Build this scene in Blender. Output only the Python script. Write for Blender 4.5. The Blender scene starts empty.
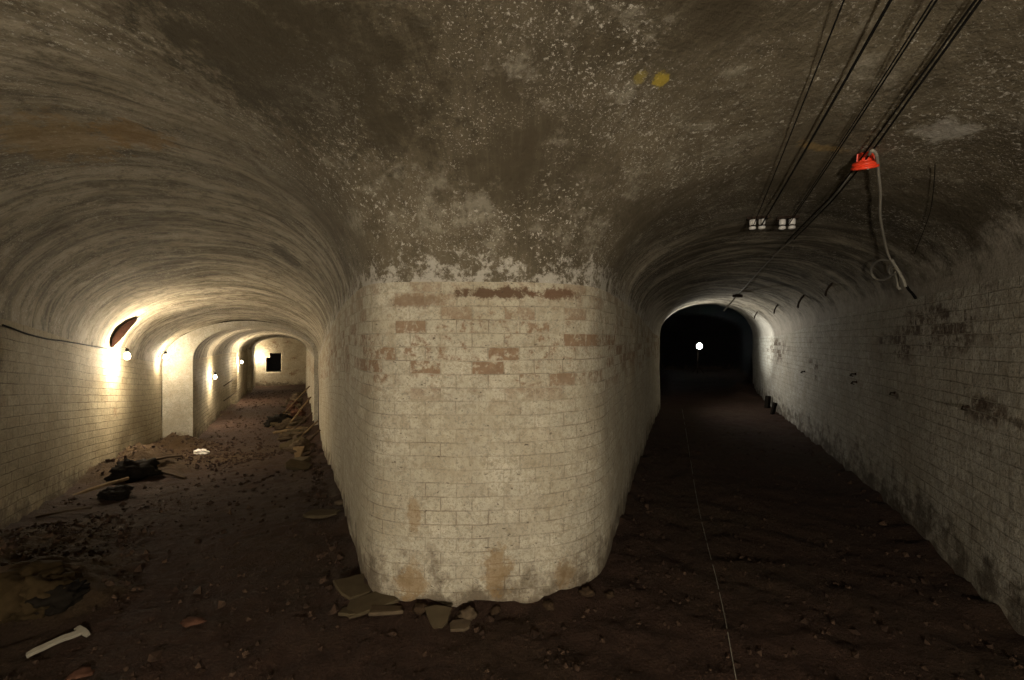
import bpy, bmesh, math, random
import numpy as np
from mathutils import Vector, Matrix, noise, kdtree
from mathutils.bvhtree import BVHTree

random.seed(7)
SC = bpy.context.scene
COL = SC.collection
CAM = Vector((0, 0, 1.6))
F = 427.0

# ------------------------------------------------------------------ helpers
def link(name, verts, faces, mat=None, parent=None, smooth=True, uvs=None):
    me = bpy.data.meshes.new(name)
    me.from_pydata([tuple(v) for v in verts], [], faces)
    if uvs is not None:
        lay = me.uv_layers.new(name='UVMap')
        li = np.zeros(len(me.loops), dtype=np.int32)
        me.loops.foreach_get('vertex_index', li)
        lay.data.foreach_set('uv', np.asarray(uvs, dtype=np.float32)[li].ravel())
    me.validate()
    if smooth:
        me.polygons.foreach_set('use_smooth', [True] * len(me.polygons))
    if mat: me.materials.append(mat)
    o = bpy.data.objects.new(name, me)
    COL.objects.link(o)
    if parent is not None: o.parent = parent
    return o

def tag(o, label=None, cat=None, group=None, kind=None):
    if label: o['label'] = label
    if cat: o['category'] = cat
    if group: o['group'] = group
    if kind: o['kind'] = kind
    return o

def empty(name, loc, label, cat, group=None, rot=(0, 0, 0)):
    o = bpy.data.objects.new(name, None)
    o.empty_display_size = .05
    COL.objects.link(o)
    o.location = loc
    o.rotation_euler = rot
    return tag(o, label, cat, group)

def ss(a, b, x):
    t = min(1, max(0, (x - a) / (b - a)))
    return t * t * (3 - 2 * t)

def fbm(p, oct=4, H=1.0):
    return noise.fractal(p, H, 2.0, oct)

class MB:
    """collects shapes for one mesh"""
    def __init__(s): s.v = []; s.f = []
    def box(s, c, size, rot=None):
        b = len(s.v)
        R = rot or Matrix.Identity(3)
        for sx in (-.5, .5):
            for sy in (-.5, .5):
                for sz in (-.5, .5):
                    s.v.append(Vector(c) + R @ Vector((sx * size[0], sy * size[1], sz * size[2])))
        for q in ((0, 1, 3, 2), (4, 6, 7, 5), (0, 4, 5, 1), (2, 3, 7, 6), (0, 2, 6, 4), (1, 5, 7, 3)):
            s.f.append([b + i for i in q])
        return s
    def tube(s, pts, r, n=8, cap=True):
        pts = [Vector(p) for p in pts]
        rs = r if isinstance(r, (list, tuple)) else [r] * len(pts)
        b = len(s.v); prev = None
        for i, p in enumerate(pts):
            t = (pts[min(i + 1, len(pts) - 1)] - pts[max(i - 1, 0)]).normalized()
            if prev is None:
                a = t.orthogonal().normalized()
            else:
                a = (prev - t * prev.dot(t)).normalized()
            prev = a; c = t.cross(a)
            for k in range(n):
                an = 2 * math.pi * k / n
                s.v.append(p + (a * math.cos(an) + c * math.sin(an)) * rs[i])
        for i in range(len(pts) - 1):
            for k in range(n):
                k2 = (k + 1) % n
                s.f.append([b + i * n + k, b + i * n + k2, b + (i + 1) * n + k2, b + (i + 1) * n + k])
        if cap:
            s.f.append([b + k for k in range(n)][::-1])
            s.f.append([b + (len(pts) - 1) * n + k for k in range(n)])
        return s
    def lathe(s, prof, n=20, M=None):
        """prof: list of (r,z)"""
        M = M or Matrix.Identity(4)
        b = len(s.v)
        for r, z in prof:
            for k in range(n):
                an = 2 * math.pi * k / n
                s.v.append(M @ Vector((r * math.cos(an), r * math.sin(an), z)))
        for i in range(len(prof) - 1):
            for k in range(n):
                k2 = (k + 1) % n
                s.f.append([b + i * n + k, b + i * n + k2, b + (i + 1) * n + k2, b + (i + 1) * n + k])
        s.f.append([b + k for k in range(n)][::-1])
        s.f.append([b + (len(prof) - 1) * n + k for k in range(n)])
        return s
    def build(s, name, mat, parent=None, smooth=False):
        return link(name, s.v, s.f, mat, parent, smooth)

# ------------------------------------------------------------------ node DSL
class N:
    def __init__(s, name):
        s.m = bpy.data.materials.new(name); s.m.use_nodes = True
        s.t = s.m.node_tree; s.t.nodes.clear()
        s.out = s.t.nodes.new('ShaderNodeOutputMaterial')
        s.b = s.t.nodes.new('ShaderNodeBsdfPrincipled')
        s.t.links.new(s.b.outputs[0], s.out.inputs[0])
        s.b.inputs['Roughness'].default_value = .9
        s.b.inputs['Specular IOR Level'].default_value = .2
    def put(s, sock, v):
        if isinstance(v, bpy.types.NodeSocket): s.t.links.new(v, sock)
        elif v is not None:
            if sock.type == 'RGBA' and len(v) == 3: v = (*v, 1)
            sock.default_value = v
    def node(s, typ, **kw):
        n = s.t.nodes.new(typ)
        for k, v in kw.items(): setattr(n, k, v)
        return n
    def math(s, op, a, b=None, c=None, clamp=False):
        n = s.node('ShaderNodeMath', operation=op, use_clamp=clamp)
        s.put(n.inputs[0], a); s.put(n.inputs[1], b); s.put(n.inputs[2], c)
        return n.outputs[0]
    def mul(s, a, b): return s.math('MULTIPLY', a, b)
    def add(s, a, b): return s.math('ADD', a, b)
    def step(s, x, a, b, lo=0., hi=1.):
        n = s.node('ShaderNodeMapRange', interpolation_type='SMOOTHSTEP')
        s.put(n.inputs[0], x)
        if a > b: a, b, lo, hi = b, a, hi, lo
        for i, v in enumerate((a, b, lo, hi)): n.inputs[i + 1].default_value = v
        return n.outputs[0]
    def mix(s, f, a, b):
        n = s.node('ShaderNodeMix', data_type='RGBA')
        s.put(n.inputs[0], f); s.put(n.inputs[6], a); s.put(n.inputs[7], b)
        return n.outputs[2]
    def noise(s, vec, scale, detail=4, rough=.55, dist=0):
        n = s.node('ShaderNodeTexNoise')
        s.put(n.inputs['Vector'], vec); n.inputs['Scale'].default_value = scale
        n.inputs['Detail'].default_value = detail; n.inputs['Roughness'].default_value = rough
        n.inputs['Distortion'].default_value = dist
        return n.outputs[0]
    def coord(s, which='Object'):
        return s.node('ShaderNodeTexCoord').outputs[which]
    def vmul(s, v, k):
        n = s.node('ShaderNodeVectorMath', operation='MULTIPLY'); s.put(n.inputs[0], v); n.inputs[1].default_value = k
        return n.outputs[0]
    def vadd(s, v, k):
        n = s.node('ShaderNodeVectorMath', operation='ADD'); s.put(n.inputs[0], v); s.put(n.inputs[1], k)
        return n.outputs[0]
    def sep(s, v):
        n = s.node('ShaderNodeSeparateXYZ'); s.put(n.inputs[0], v); return n.outputs
    def comb(s, x, y, z=0.):
        n = s.node('ShaderNodeCombineXYZ'); s.put(n.inputs[0], x); s.put(n.inputs[1], y); s.put(n.inputs[2], z); return n.outputs[0]
    def blob(s, P, c, r, ns, amt=.8):
        """soft ragged spot of a stain round point c with radii r (object space)"""
        d = s.node('ShaderNodeVectorMath', operation='SUBTRACT'); s.put(d.inputs[0], P); d.inputs[1].default_value = c
        e = s.vmul(d.outputs[0], (1 / r[0], 1 / r[1], 1 / r[2]))
        l = s.node('ShaderNodeVectorMath', operation='LENGTH'); s.put(l.inputs[0], e)
        x = s.add(l.outputs['Value'], s.mul(s.math('SUBTRACT', ns, .5), amt))
        return s.step(x, 1.05, .55)
    def bump(s, h, strength, dist, prev=None):
        n = s.node('ShaderNodeBump'); n.inputs['Strength'].default_value = strength
        n.inputs['Distance'].default_value = dist; s.put(n.inputs['Height'], h)
        if prev is not None: s.put(n.inputs['Normal'], prev)
        return n.outputs[0]
    def done(s, col, nrm=None, rough=None):
        s.put(s.b.inputs['Base Color'], col)
        if nrm is not None: s.put(s.b.inputs['Normal'], nrm)
        if rough is not None: s.put(s.b.inputs['Roughness'], rough)
        return s.m

def plain(name, col, rough=.8, var=.35, scale=30, metal=0., bump=.3):
    n = N(name); P = n.coord()
    ns = n.noise(P, scale, 4)
    dark = tuple(c * (1 - var) for c in col); lite = tuple(min(1, c * (1 + var)) for c in col)
    n.b.inputs['Metallic'].default_value = metal
    n.b.inputs['Specular IOR Level'].default_value = .3 if rough < .75 else .04
    return n.done(n.mix(ns, dark, lite), n.bump(ns, bump, .01), rough)

def brick_wall(name, paint=(.60, .55, .45), mortar_dark=.25, bare_top=0., bare_patch=0., stains=(), relief=.5, dirt=(.085, .06, .038), foot_h=.26, depth=.018, lumpy=1.9, bw=.19, rh=.082, regions=(), bare_col=((.12, .068, .038), (.26, .15, .085))):
    n = N(name)
    uv = n.coord('UV'); P = n.coord()
    w = n.noise(uv, 3.1, 3)
    w2 = n.noise(n.vadd(uv, (7.3, 2.1, 0)), 2.7, 3)
    wob = n.comb(n.mul(n.math('SUBTRACT', w, .5), .03), n.mul(n.math('SUBTRACT', w2, .5), .03))
    uvw = n.vadd(uv, wob)
    br = n.node('ShaderNodeTexBrick'); br.offset = .5; br.squash = 1.0; br.squash_frequency = 2
    n.put(br.inputs['Vector'], uvw)
    br.inputs['Color1'].default_value = (0, 0, 0, 1); br.inputs['Color2'].default_value = (1, 1, 1, 1); br.inputs['Mortar'].default_value = (.5, .5, .5, 1)
    br.inputs['Scale'].default_value = 1; br.inputs['Mortar Size'].default_value = .0045; br.inputs['Mortar Smooth'].default_value = .35
    br.inputs['Brick Width'].default_value = bw; br.inputs['Row Height'].default_value = rh
    rnd, fac = br.outputs['Color'], br.outputs['Fac']
    rnd = n.math('MULTIPLY_ADD', rnd, 1.0, 0.0)
    big = n.noise(P, .9, 4, .6); mid = n.noise(P, 6, 5, .65); fine = n.noise(P, 45, 4, .7)
    xyz = n.sep(uv); v = xyz[1]
    col = n.mix(n.step(mid, .3, .75), tuple(c * .72 for c in paint), paint)
    col = n.mix(n.mul(n.step(big, .4, .72), .55), col, tuple(c * .6 for c in (paint[0], paint[1] * .96, paint[2] * .86)))
    col = n.mix(n.mul(n.step(fine, .56, .74), .5), col, tuple(c * .42 for c in paint))
    # brick to brick tone
    col = n.mix(n.mul(n.step(rnd, .55, 1.), .25), col, tuple(c * .5 for c in (paint[0], paint[1] * .85, paint[2] * .7)))
    col = n.mix(n.mul(n.step(n.noise(P, 22, 6, .85), .46, .60), .55), col, tuple(c * .50 for c in (paint[0], paint[1] * .93, paint[2] * .82)))
    col = n.mix(n.mul(n.step(n.noise(n.vadd(P, (4, 4, 4)), 2.3, 6, .7), .45, .66), .40), col, tuple(c * .55 for c in (paint[0], paint[1] * .92, paint[2] * .78)))
    col = n.mix(n.mul(n.step(n.noise(n.vadd(P, (9, 4, 4)), 60, 4, .85), .50, .62), .75), col, tuple(c * .38 for c in paint))
    # joints
    crack = n.step(n.noise(P, 4.5, 5, .7), .38, .66)
    col = n.mix(n.mul(n.mul(fac, n.add(.25, n.mul(crack, .9))), mortar_dark), col, (.12, .09, .06))
    drip = n.noise(n.vmul(uv, (16, 1.4, 1)), 1.0, 5, .65)
    col = n.mix(n.mul(n.step(drip, .52, .72), .38), col, tuple(c * .55 for c in (paint[0], paint[1] * .93, paint[2] * .82)))
    col = n.mix(n.mul(n.step(n.noise(P, 11, 6, .75), .50, .68), .42), col, tuple(c * .45 for c in (paint[0], paint[1] * .92, paint[2] * .8)))
    # brick showing through where the whitewash has gone
    patch = n.noise(n.vadd(P, (3, 9, 1)), 1.6, 3, .5)
    reg = n.step(patch, .66 - .22 * bare_patch, .8 - .22 * bare_patch) if bare_patch > 0 else None
    vt = n.mul(n.mul(n.step(v, 1.15, 1.42), n.step(v, 1.98, 1.62, .0, 1.)), bare_top); vt = n.math('MAXIMUM', vt, n.mul(n.mul(n.step(v, 1.5, 1.6), n.step(v, 1.99, 1.92)), .55 * bare_top)) if bare_top > 0 else None
    if vt is not None:
        reg = vt if reg is None else n.math('MAXIMUM', reg, vt)
    for c, r in regions:
        b = n.blob(P, c, r, n.noise(P, 6, 4, .7), .8)
        reg = b if reg is None else n.math('MAXIMUM', reg, b)
    if reg is not None:
        edge = n.mul(n.step(n.add(n.mul(rnd, .62), n.mul(n.math('SUBTRACT', n.noise(P, 16, 6, .75), .5), 2.3)), .26, .60), .85)
        edge = n.mul(edge, n.math('SUBTRACT', 1.0, n.mul(fac, .85)))
        redb = n.mix(n.noise(P, 25, 3), *bare_col)
        col = n.mix(n.mul(edge, reg), col, redb)
    # soil splash at the foot and soot at the top
    foot = n.step(n.add(v, n.mul(n.math('SUBTRACT', n.noise(P, 5, 5, .7), .5), 1.1 * foot_h / .26)), foot_h, .0)
    col = n.mix(n.mul(foot, .8), col, dirt)
    for c, r, sc, am in stains:
        col = n.mix(n.mul(n.blob(P, c, r, n.noise(P, 14, 6, .8), 3.2), am), col, sc)
    # small nicks
    nick = n.noise(n.vmul(uv, (1, 2.2, 1)), 21, 3, .6)
    col = n.mix(n.mul(n.step(nick, .66, .70), .8), col, (.07, .05, .035))
    hgt = n.add(n.mul(fac, -.8), n.add(n.mul(n.noise(P, 12, 6, .7), lumpy), n.mul(rnd, .2)))
    nr = n.bump(hgt, relief, depth)
    nr = n.bump(n.noise(P, 55, 4, .8), .5 if lumpy > 1 else .25, .010, nr)
    return n.done(col, nr)

# ------------------------------------------------------------------ plan of the vaults
DL = Vector((-.4415, .897))                       # direction of the sloping tunnel
NL = Vector((.897, .4415))
def base_floor(x, y):
    a = x * DL.x + y * DL.y
    k = ss(.3, -1.2, x)
    t = min(1, max(0, (a - 4.2) / 8.0))
    return -.80 * (t * .6 + .4 * t * t * (3 - 2 * t)) * k

# key sections (P on the middle pier, Q on the outer wall, rise of the vault)
KN = [((-11.1, 23.2), (-13.5, 22.0), .74), ((-9.2, 19.35), (-11.62, 18.35), .76), ((-7.2, 15.45), (-9.55, 14.2), .78), ((-5.02, 11.07), (-7.4, 9.9), .80)]
KW = [((-5.02, 11.07), (-7.88, 9.62), .95), ((-3.0, 6.9), (-5.75, 5.75), .98), ((-2.0, 4.88), (-4.43, 3.69), 1.0),
      ((-1.35, 3.56), (-3.70, 2.3), 1.0), ((-1.05, 2.93), (-3.35, 1.45), 1.02), ((-.93, 2.72), (-3.1, .7), 1.05), ((-.82, 2.62), (-2.8, -.2), 1.08),
      ((-.66, 2.575), (-2.45, -1.1), 1.1), ((-.45, 2.565), (-1.8, -2.0), 1.12), ((-.2, 2.565), (-.6, -2.45), 1.12), ((.05, 2.585), (.5, -2.2), 1.08),
      ((.25, 2.63), (1.2, -1.5), 1.0), ((.40, 2.70), (1.6, -.7), .92), ((.52, 2.80), (1.95, .2), .82), ((.60, 2.91), (2.3, 1.2), .72),
      ((.68, 3.07), (2.73, 2.277), .66), ((1.16, 4.28), (3.27, 3.42), .64), ((1.54, 5.26), (3.82, 4.555), .65), ((2.86, 8.54), (5.75, 9.2), .76), ((3.38, 9.76), (7.30, 12.95), .86)]

def resample(keys, step, smooth):
    out = []
    for (p, q, r), (p2, q2, r2) in zip(keys, keys[1:]):
        L = max((Vector(p2) - Vector(p)).length, .35 * (Vector(q2) - Vector(q)).length)
        n = max(2, int(L / step))
        for i in range(n):
            t = i / n
            out.append([p[0] + (p2[0] - p[0]) * t, p[1] + (p2[1] - p[1]) * t, q[0] + (q2[0] - q[0]) * t, q[1] + (q2[1] - q[1]) * t, r + (r2 - r) * t])
    p, q, r = keys[-1]
    out.append([*p, *q, r])
    a = np.array(out)
    for _ in range(smooth):
        b = a.copy()
        b[1:-1] = (a[:-2] + 2 * a[1:-1] + a[2:]) / 4
        a = b
    return a

SW = resample(KW, .06, 5)
SN = resample(KN, .15, 0)
# small pilasters further in: the narrow tunnel steps in at two rings
def ring(a, y0, dq):
    for i in range(len(a)):
        if a[i, 3] > y0:
            d = Vector((a[i, 0] - a[i, 2], a[i, 1] - a[i, 3])).normalized()
            a[i, 2] += d.x * dq; a[i, 3] += d.y * dq
            a[i, 4] -= dq * .6
    return a
for i in range(len(SN)):                                  # ring of the pilaster also on the pier side
    pass
SN = ring(SN, 15.7, .14)
SN = ring(SN, 19.4, .12)

SPRING = 1.95
def drop(x, y): return -.26 * ss(4.0, 9.6, y) * ss(-.2, .6, x)        # the level tunnel's spring line sinks towards its far end
def spring(x, y, s):  return base_floor(x, y) + SPRING + drop(x, y) + (s or 0)

def cum(xy):
    d = np.sqrt(((xy[1:] - xy[:-1]) ** 2).sum(1))
    return np.concatenate([[0], np.cumsum(d)])

def lump(x, y, z, amp):
    return amp * fbm(Vector((x * .9, y * .9, z * .9)), 3)

def normals2(xy, other):
    t = np.gradient(xy, axis=0)
    n = np.stack([-t[:, 1], t[:, 0]], 1)
    n /= np.linalg.norm(n, axis=1)[:, None] + 1e-9
    s = np.sign((n * (other - xy)).sum(1)); s[s == 0] = 1
    return n * s[:, None]

def wall_grid(xy, nrm, rows, zs_add=0, u0=0, amp=.03, zlo=-.45):
    """verts, faces, uvs of an upright wall that follows xy"""
    V, Fc, U = [], [], []
    u = cum(xy) + u0
    for i, (x, y) in enumerate(xy):
        fl = base_floor(x, y); top = fl + SPRING + zs_add + drop(x, y)
        for j in range(rows + 1):
            t = j / rows
            z = fl + zlo + (top - fl - zlo) * t
            k = ss(0, .12, 1 - t)
            d = lump(x, y, z, amp) * k
            V.append((x + nrm[i, 0] * d, y + nrm[i, 1] * d, z)); U.append((u[i], z - fl))
    n = len(xy)
    for i in range(n - 1):
        for j in range(rows):
            a = i * (rows + 1) + j
            Fc.append([a, a + 1, a + rows + 2, a + rows + 1])
    return V, Fc, U

def vault_grid(S, seg=56, qadd=0, v0=0):
    V, Fc, U = [], [], []
    Pm = (S[:, :2] + S[:, 2:4]) / 2
    cs = cum(Pm) + v0
    for i, (px, py, qx, qy, r) in enumerate(S):
        zp, zq = spring(px, py, 0), spring(qx, qy, qadd)
        arc = 0; last = None
        for k in range(seg + 1):
            ph = math.pi * k / seg
            s = (1 - math.cos(ph)) / 2
            x, y = px + (qx - px) * s, py + (qy - py) * s
            z = zp + (zq - zp) * s + r * math.sin(ph) ** .97
            e = ss(0, .15, math.sin(ph))
            d = .022 * fbm(Vector((x * 1.3, y * 1.3, z * 1.3)), 4) * e
            p = Vector((x, y, z + d))
            if last is not None: arc += (p - last).length
            last = p
            V.append(p); U.append((arc, cs[i]))
    for i in range(len(S) - 1):
        for k in range(seg):
            a = i * (seg + 1) + k
            Fc.append([a, a + 1, a + seg + 2, a + seg + 1])
    return V, Fc, U

def merge(parts):
    V, Fc, U = [], [], []
    for v, f, u in parts:
        b = len(V)
        V += v; U += u; Fc += [[b + i for i in q] for q in f]
    return V, Fc, U

# outer wall is one path; split it into the left, back and right walls
QW, PW = SW[:, 2:4], SW[:, :2]
nQ, nP = normals2(QW, PW), normals2(PW, QW)
QN, PN = SN[:, 2:4], SN[:, :2]
nQN, nPN = normals2(QN, PN), normals2(PN, QN)
iL = int(np.argmin(np.abs(QW[:, 0] + 2.8) + (QW[:, 1] > 2.0) * 9))          # where the left wall turns into the back wall
iR = int(np.argmin(np.abs(QW[:, 0] - 1.2) + np.abs(QW[:, 1] + 1.5)))
pier_c = Vector((-7.4, 9.9))
face_in, face_out = Vector(KN[-1][1]), Vector(KW[0][1])

# ------------------------------------------------------------------ structure geometry
for i in range(len(SN)):                                   # the narrow tunnel steps in a little on the pier side too
    d = (QN[i] - PN[i]); d = d / np.linalg.norm(d)
    SN[i, 0] += d[0] * .10; SN[i, 1] += d[1] * .10
QN, PN = SN[:, 2:4], SN[:, :2]

G_left = merge([wall_grid(QN, nQN, 26), wall_grid(QW[:iL + 1], nQ[:iL + 1], 40, -.08, u0=3)])
G_back = wall_grid(QW[iL:iR + 1], nQ[iL:iR + 1], 24, -.04, u0=5)
G_right = wall_grid(QW[iR:], nQ[iR:], 40, 0, u0=1, amp=.012)
G_mid = merge([wall_grid(PN, nPN, 22), wall_grid(PW, nP, 44, u0=16)])
# vault: the outer spring line rises from -.08 on the left to 0 on the right
def qadd(i): return -.08 + .08 * ss(iL, iR, i)
def vault_W():
    V, Fc, U = [], [], []
    seg = 64
    Pm = (SW[:, :2] + SW[:, 2:4]) / 2
    cs = cum(Pm)
    for i, (px, py, qx, qy, r) in enumerate(SW):
        zp, zq = spring(px, py, 0), spring(qx, qy, qadd(i))
        arc = 0; last = None
        for k in range(seg + 1):
            ph = math.pi * k / seg
            s = (1 - math.cos(ph)) / 2
            x, y = px + (qx - px) * s, py + (qy - py) * s
            z = zp + (zq - zp) * s + r * math.sin(ph) ** .97
            e = ss(0, .3, math.sin(ph))
            d = .03 * fbm(Vector((x * 1.1, y * 1.1, z * 1.1)), 4) * e
            p = Vector((x, y, z + d))
            if last is not None: arc += (p - last).length
            last = p
            V.append(p); U.append((arc, cs[i]))
    for i in range(len(SW) - 1):
        for k in range(seg):
            a = i * (seg + 1) + k
            Fc.append([a, a + 1, a + seg + 2, a + seg + 1])
    return V, Fc, U, cs[-1]
vw = vault_W()
G_ceil = merge([vw[:3], vault_grid(SN, 64, 0, -14)])

# pier with its arch ring: the face where the tunnel narrows
def outline(sec, zq_add, n=40):
    px, py, qx, qy, r = sec
    pts = []
    zp, zq = spring(px, py, 0), spring(qx, qy, zq_add)
    for j in range(13): pts.append((px, py, zp - 2.6 * (1 - j / 12)))
    for k in range(1, n):
        ph = math.pi * k / n; s = (1 - math.cos(ph)) / 2
        pts.append((px + (qx - px) * s, py + (qy - py) * s, zp + (zq - zp) * s + r * math.sin(ph) ** .97))
    for j in range(13): pts.append((qx, qy, zq - 2.6 * j / 12))
    return [Vector(p) for p in pts]
A, B = outline(SW[0], -.08), outline(SN[-1], 0)
def ring_face(A, B, steps=5):
    V, Fc, U = [], [], []
    fl = base_floor(-7, 9.8)
    for i, (a, b) in enumerate(zip(A, B)):
        for j in range(steps + 1):
            p = a.lerp(b, j / steps); V.append(p)
            U.append(((p - A[-1]).xy.length, p.z - fl))
    for i in range(len(A) - 1):
        for j in range(steps):
            q = i * (steps + 1) + j
            Fc.append([q, q + 1, q + steps + 2, q + steps + 1])
    return V, Fc, U
G_ring = ring_face(A, B)

# end wall of the sloping tunnel with its ragged square hole
pe, qe = Vector(SN[0, :2]).to_3d(), Vector(SN[0, 2:4]).to_3d()
ex = (pe - qe); W = ex.length; ex.normalize()
en = Vector((-ex.y, ex.x, 0))                              # away from the camera
if en.y < 0: en = -en
ratio = (274 - 512) / F
hs = (ratio * qe.y - qe.x) / (ex.x - ratio * ex.y)         # where the hole sits along the wall
hc = qe + ex * hs
hz0, hz1 = 1.6 - 31.5 / F * hc.y, 1.6 - 14 / F * hc.y
def end_wall():
    V, Fc, U = [], [], []; idx = {}
    flz = base_floor(qe.x, qe.y)
    zs = sorted(set([round(flz - .4 + .075 * i, 4) for i in range(46)]))
    xs = [-.4 + .0575 * i for i in range(int((W + .8) / .0575) + 1)]
    def vid(i, j):
        if (i, j) not in idx:
            idx[i, j] = len(V); p = qe + ex * xs[i]; V.append((p.x, p.y, zs[j])); U.append((xs[i], zs[j] - flz))
        return idx[i, j]
    hole = set()
    for i in range(len(xs) - 1):
        for j in range(len(zs) - 1):
            cx, cz = (xs[i] + xs[i + 1]) / 2, (zs[j] + zs[j + 1]) / 2
            lo_ = -.20 if cz > hz1 - .16 else -.34
            if hs + lo_ < cx < hs + .34 and hz0 < cz < hz1: hole.add((i, j)); continue
            Fc.append([vid(i, j), vid(i + 1, j), vid(i + 1, j + 1), vid(i, j + 1)])
    # reveal of the hole, .5 m deep, and its back
    dep = en * 1.6; back = {}
    def bid(i, j):
        if (i, j) not in back:
            p = Vector(V[vid(i, j)]) + dep; back[i, j] = len(V); V.append(tuple(p)); U.append((xs[i] + .5, zs[j] - flz))
        return back[i, j]
    for (i, j) in hole:
        Fc.append([bid(i, j), bid(i, j + 1), bid(i + 1, j + 1), bid(i + 1, j)])
        for (a, b), nb in ((((i, j), (i + 1, j)), (i, j - 1)), (((i, j + 1), (i + 1, j + 1)), (i, j + 1)), (((i, j), (i, j + 1)), (i - 1, j)), (((i + 1, j), (i + 1, j + 1)), (i + 1, j))):
            if nb not in hole: Fc.append([vid(*a), vid(*b), bid(*b), bid(*a)])
    return V, Fc, U
G_end = end_wall()

# dark chamber beyond the level tunnel, wider on its pier side
def chamber():
    ptsL = [(3.38, 9.76), (3.0, 9.95), (2.3, 10.3), (1.9, 11.2), (2.4, 13), (5.0, 19), (6.8, 23.2)]
    ptsR = [(7.30, 12.95), (7.36, 12.97), (7.5, 13.1), (7.7, 13.3), (8.2, 14.2), (10.6, 19.5), (12.2, 23)]
    V, Fc, U = [], [], []; seg = 24; n = 0
    for (a, b) in zip(ptsL, ptsR):
        w = ((a[0] - b[0]) ** 2 + (a[1] - b[1]) ** 2) ** .5
        col = [(a[0], a[1], -.4 + 2.35 * j / 8) for j in range(8)]
        for k in range(seg + 1):
            ph = math.pi * k / seg; s = (1 - math.cos(ph)) / 2
            col.append((a[0] + (b[0] - a[0]) * s, a[1] + (b[1] - a[1]) * s, SPRING + (-.26 + .86 * math.sin(ph) ** .97 if n == 0 else .95 * math.sin(ph) ** .97)))
        col += [(b[0], b[1], SPRING - 2.35 * (j + 1) / 8) for j in range(8)]
        for q, c in enumerate(col): V.append(c); U.append((a[1], c[2]))
        m = len(col); n += 1
    for i in range(n - 1):
        for k in range(m - 1):
            a = i * m + k; Fc.append([a, a + 1, a + m + 1, a + m])
    Fc.append([(n - 1) * m + k for k in range(m)])
    return V, Fc, U
G_cham = chamber()

# ------------------------------------------------------------------ the earth floor
kd_pts, kd_n = [], []
for xy, nr in ((QN, nQN), (QW, nQ), (PN, nPN), (PW, nP)):
    for p, q in zip(xy, nr): kd_pts.append(p); kd_n.append(q)
kd = kdtree.KDTree(len(kd_pts))
for i, p in enumerate(kd_pts): kd.insert((p[0], p[1], 0), i)
kd.balance()
def wall_dist(x, y):
    c, i, d = kd.find((x, y, 0))
    return (x - kd_pts[i][0]) * kd_n[i][0] + (y - kd_pts[i][1]) * kd_n[i][1], d
HEAPS = [(-5.45, 6.2, .75, .27), (-5.85, 6.75, .5, .22), (-6.7, 8.5, .75, .32), (-6.95, 9.1, .5, .16), (-5.3, 7.2, .9, .10), (-3.05, 2.75, .42, .17), (-2.62, 2.62, .22, .10),
         (-3.8, 3.3, .6, .10), (-4.2, 9.9, .6, .20), (-5.0, 11.3, .7, .26), (-5.7, 12.8, .8, .30), (-6.5, 14.3, .8, .28), (-7.5, 16.5, .9, .22), (6.4, 11.7, .6, .16), (7.0, 12.9, .7, .30), (-9.0, 13.6, .6, .15)]
def floor_z(x, y):
    z = base_floor(x, y)
    for hx, hy, r, h in HEAPS:
        d = math.hypot(x - hx, y - hy)
        if d < 2 * r: z += h * math.exp(-(d / r) ** 2 * 1.6) * (1 + .5 * fbm(Vector((x * 4, y * 4, 5)), 3))
    z += .035 * fbm(Vector((x * .9, y * .9, 0)), 3)
    z += .022 * fbm(Vector((x * 4.5, y * 4.5, 3)), 3)
    a = noise.noise(Vector((x * 11, y * 11, 8)))
    z += .014 * (abs(a)) + .012 * noise.noise(Vector((x * 22, y * 22, 1)))
    d, _ = wall_dist(x, y)
    z += .07 * math.exp(-max(0, d) / .13) * (.5 + .9 * noise.noise(Vector((x * 5, y * 5, 2))))
    return z - .01
def axis(segs):
    out = []
    for a, b, st in segs:
        n = max(1, round((b - a) / st)); out += [a + (b - a) * i / n for i in range(n)]
    return out + [segs[-1][1]]
gx = axis([(-15, -7.6, .14), (-7.6, -4, .07), (-4, 3.2, .035), (3.2, 5.2, .06), (5.2, 12.6, .16)])
gy = axis([(-3, .9, .25), (.9, 4.6, .035), (4.6, 9, .06), (9, 14, .10), (14, 24, .18)])
def floor_mesh():
    V, Fc, idx = [], [], {}
    keep = {}
    for i, x in enumerate(gx):
        for j, y in enumerate(gy):
            d, r = wall_dist(x, y)
            inside = d > -.22 or (1.5 < x and y > 9.5 and y < 23.4 and x - .41 * (y - 9.5) > -3)
            if y > 9.6 and x > 1.4: inside = True
            if inside:
                idx[i, j] = len(V); V.append((x, y, floor_z(x, y) if r < 6 else base_floor(x, y)))
    for i in range(len(gx) - 1):
        for j in range(len(gy) - 1):
            q = [(i, j), (i + 1, j), (i + 1, j + 1), (i, j + 1)]
            if all(k in idx for k in q): Fc.append([idx[k] for k in q])
    return V, Fc
FV, FF = floor_mesh()

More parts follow.
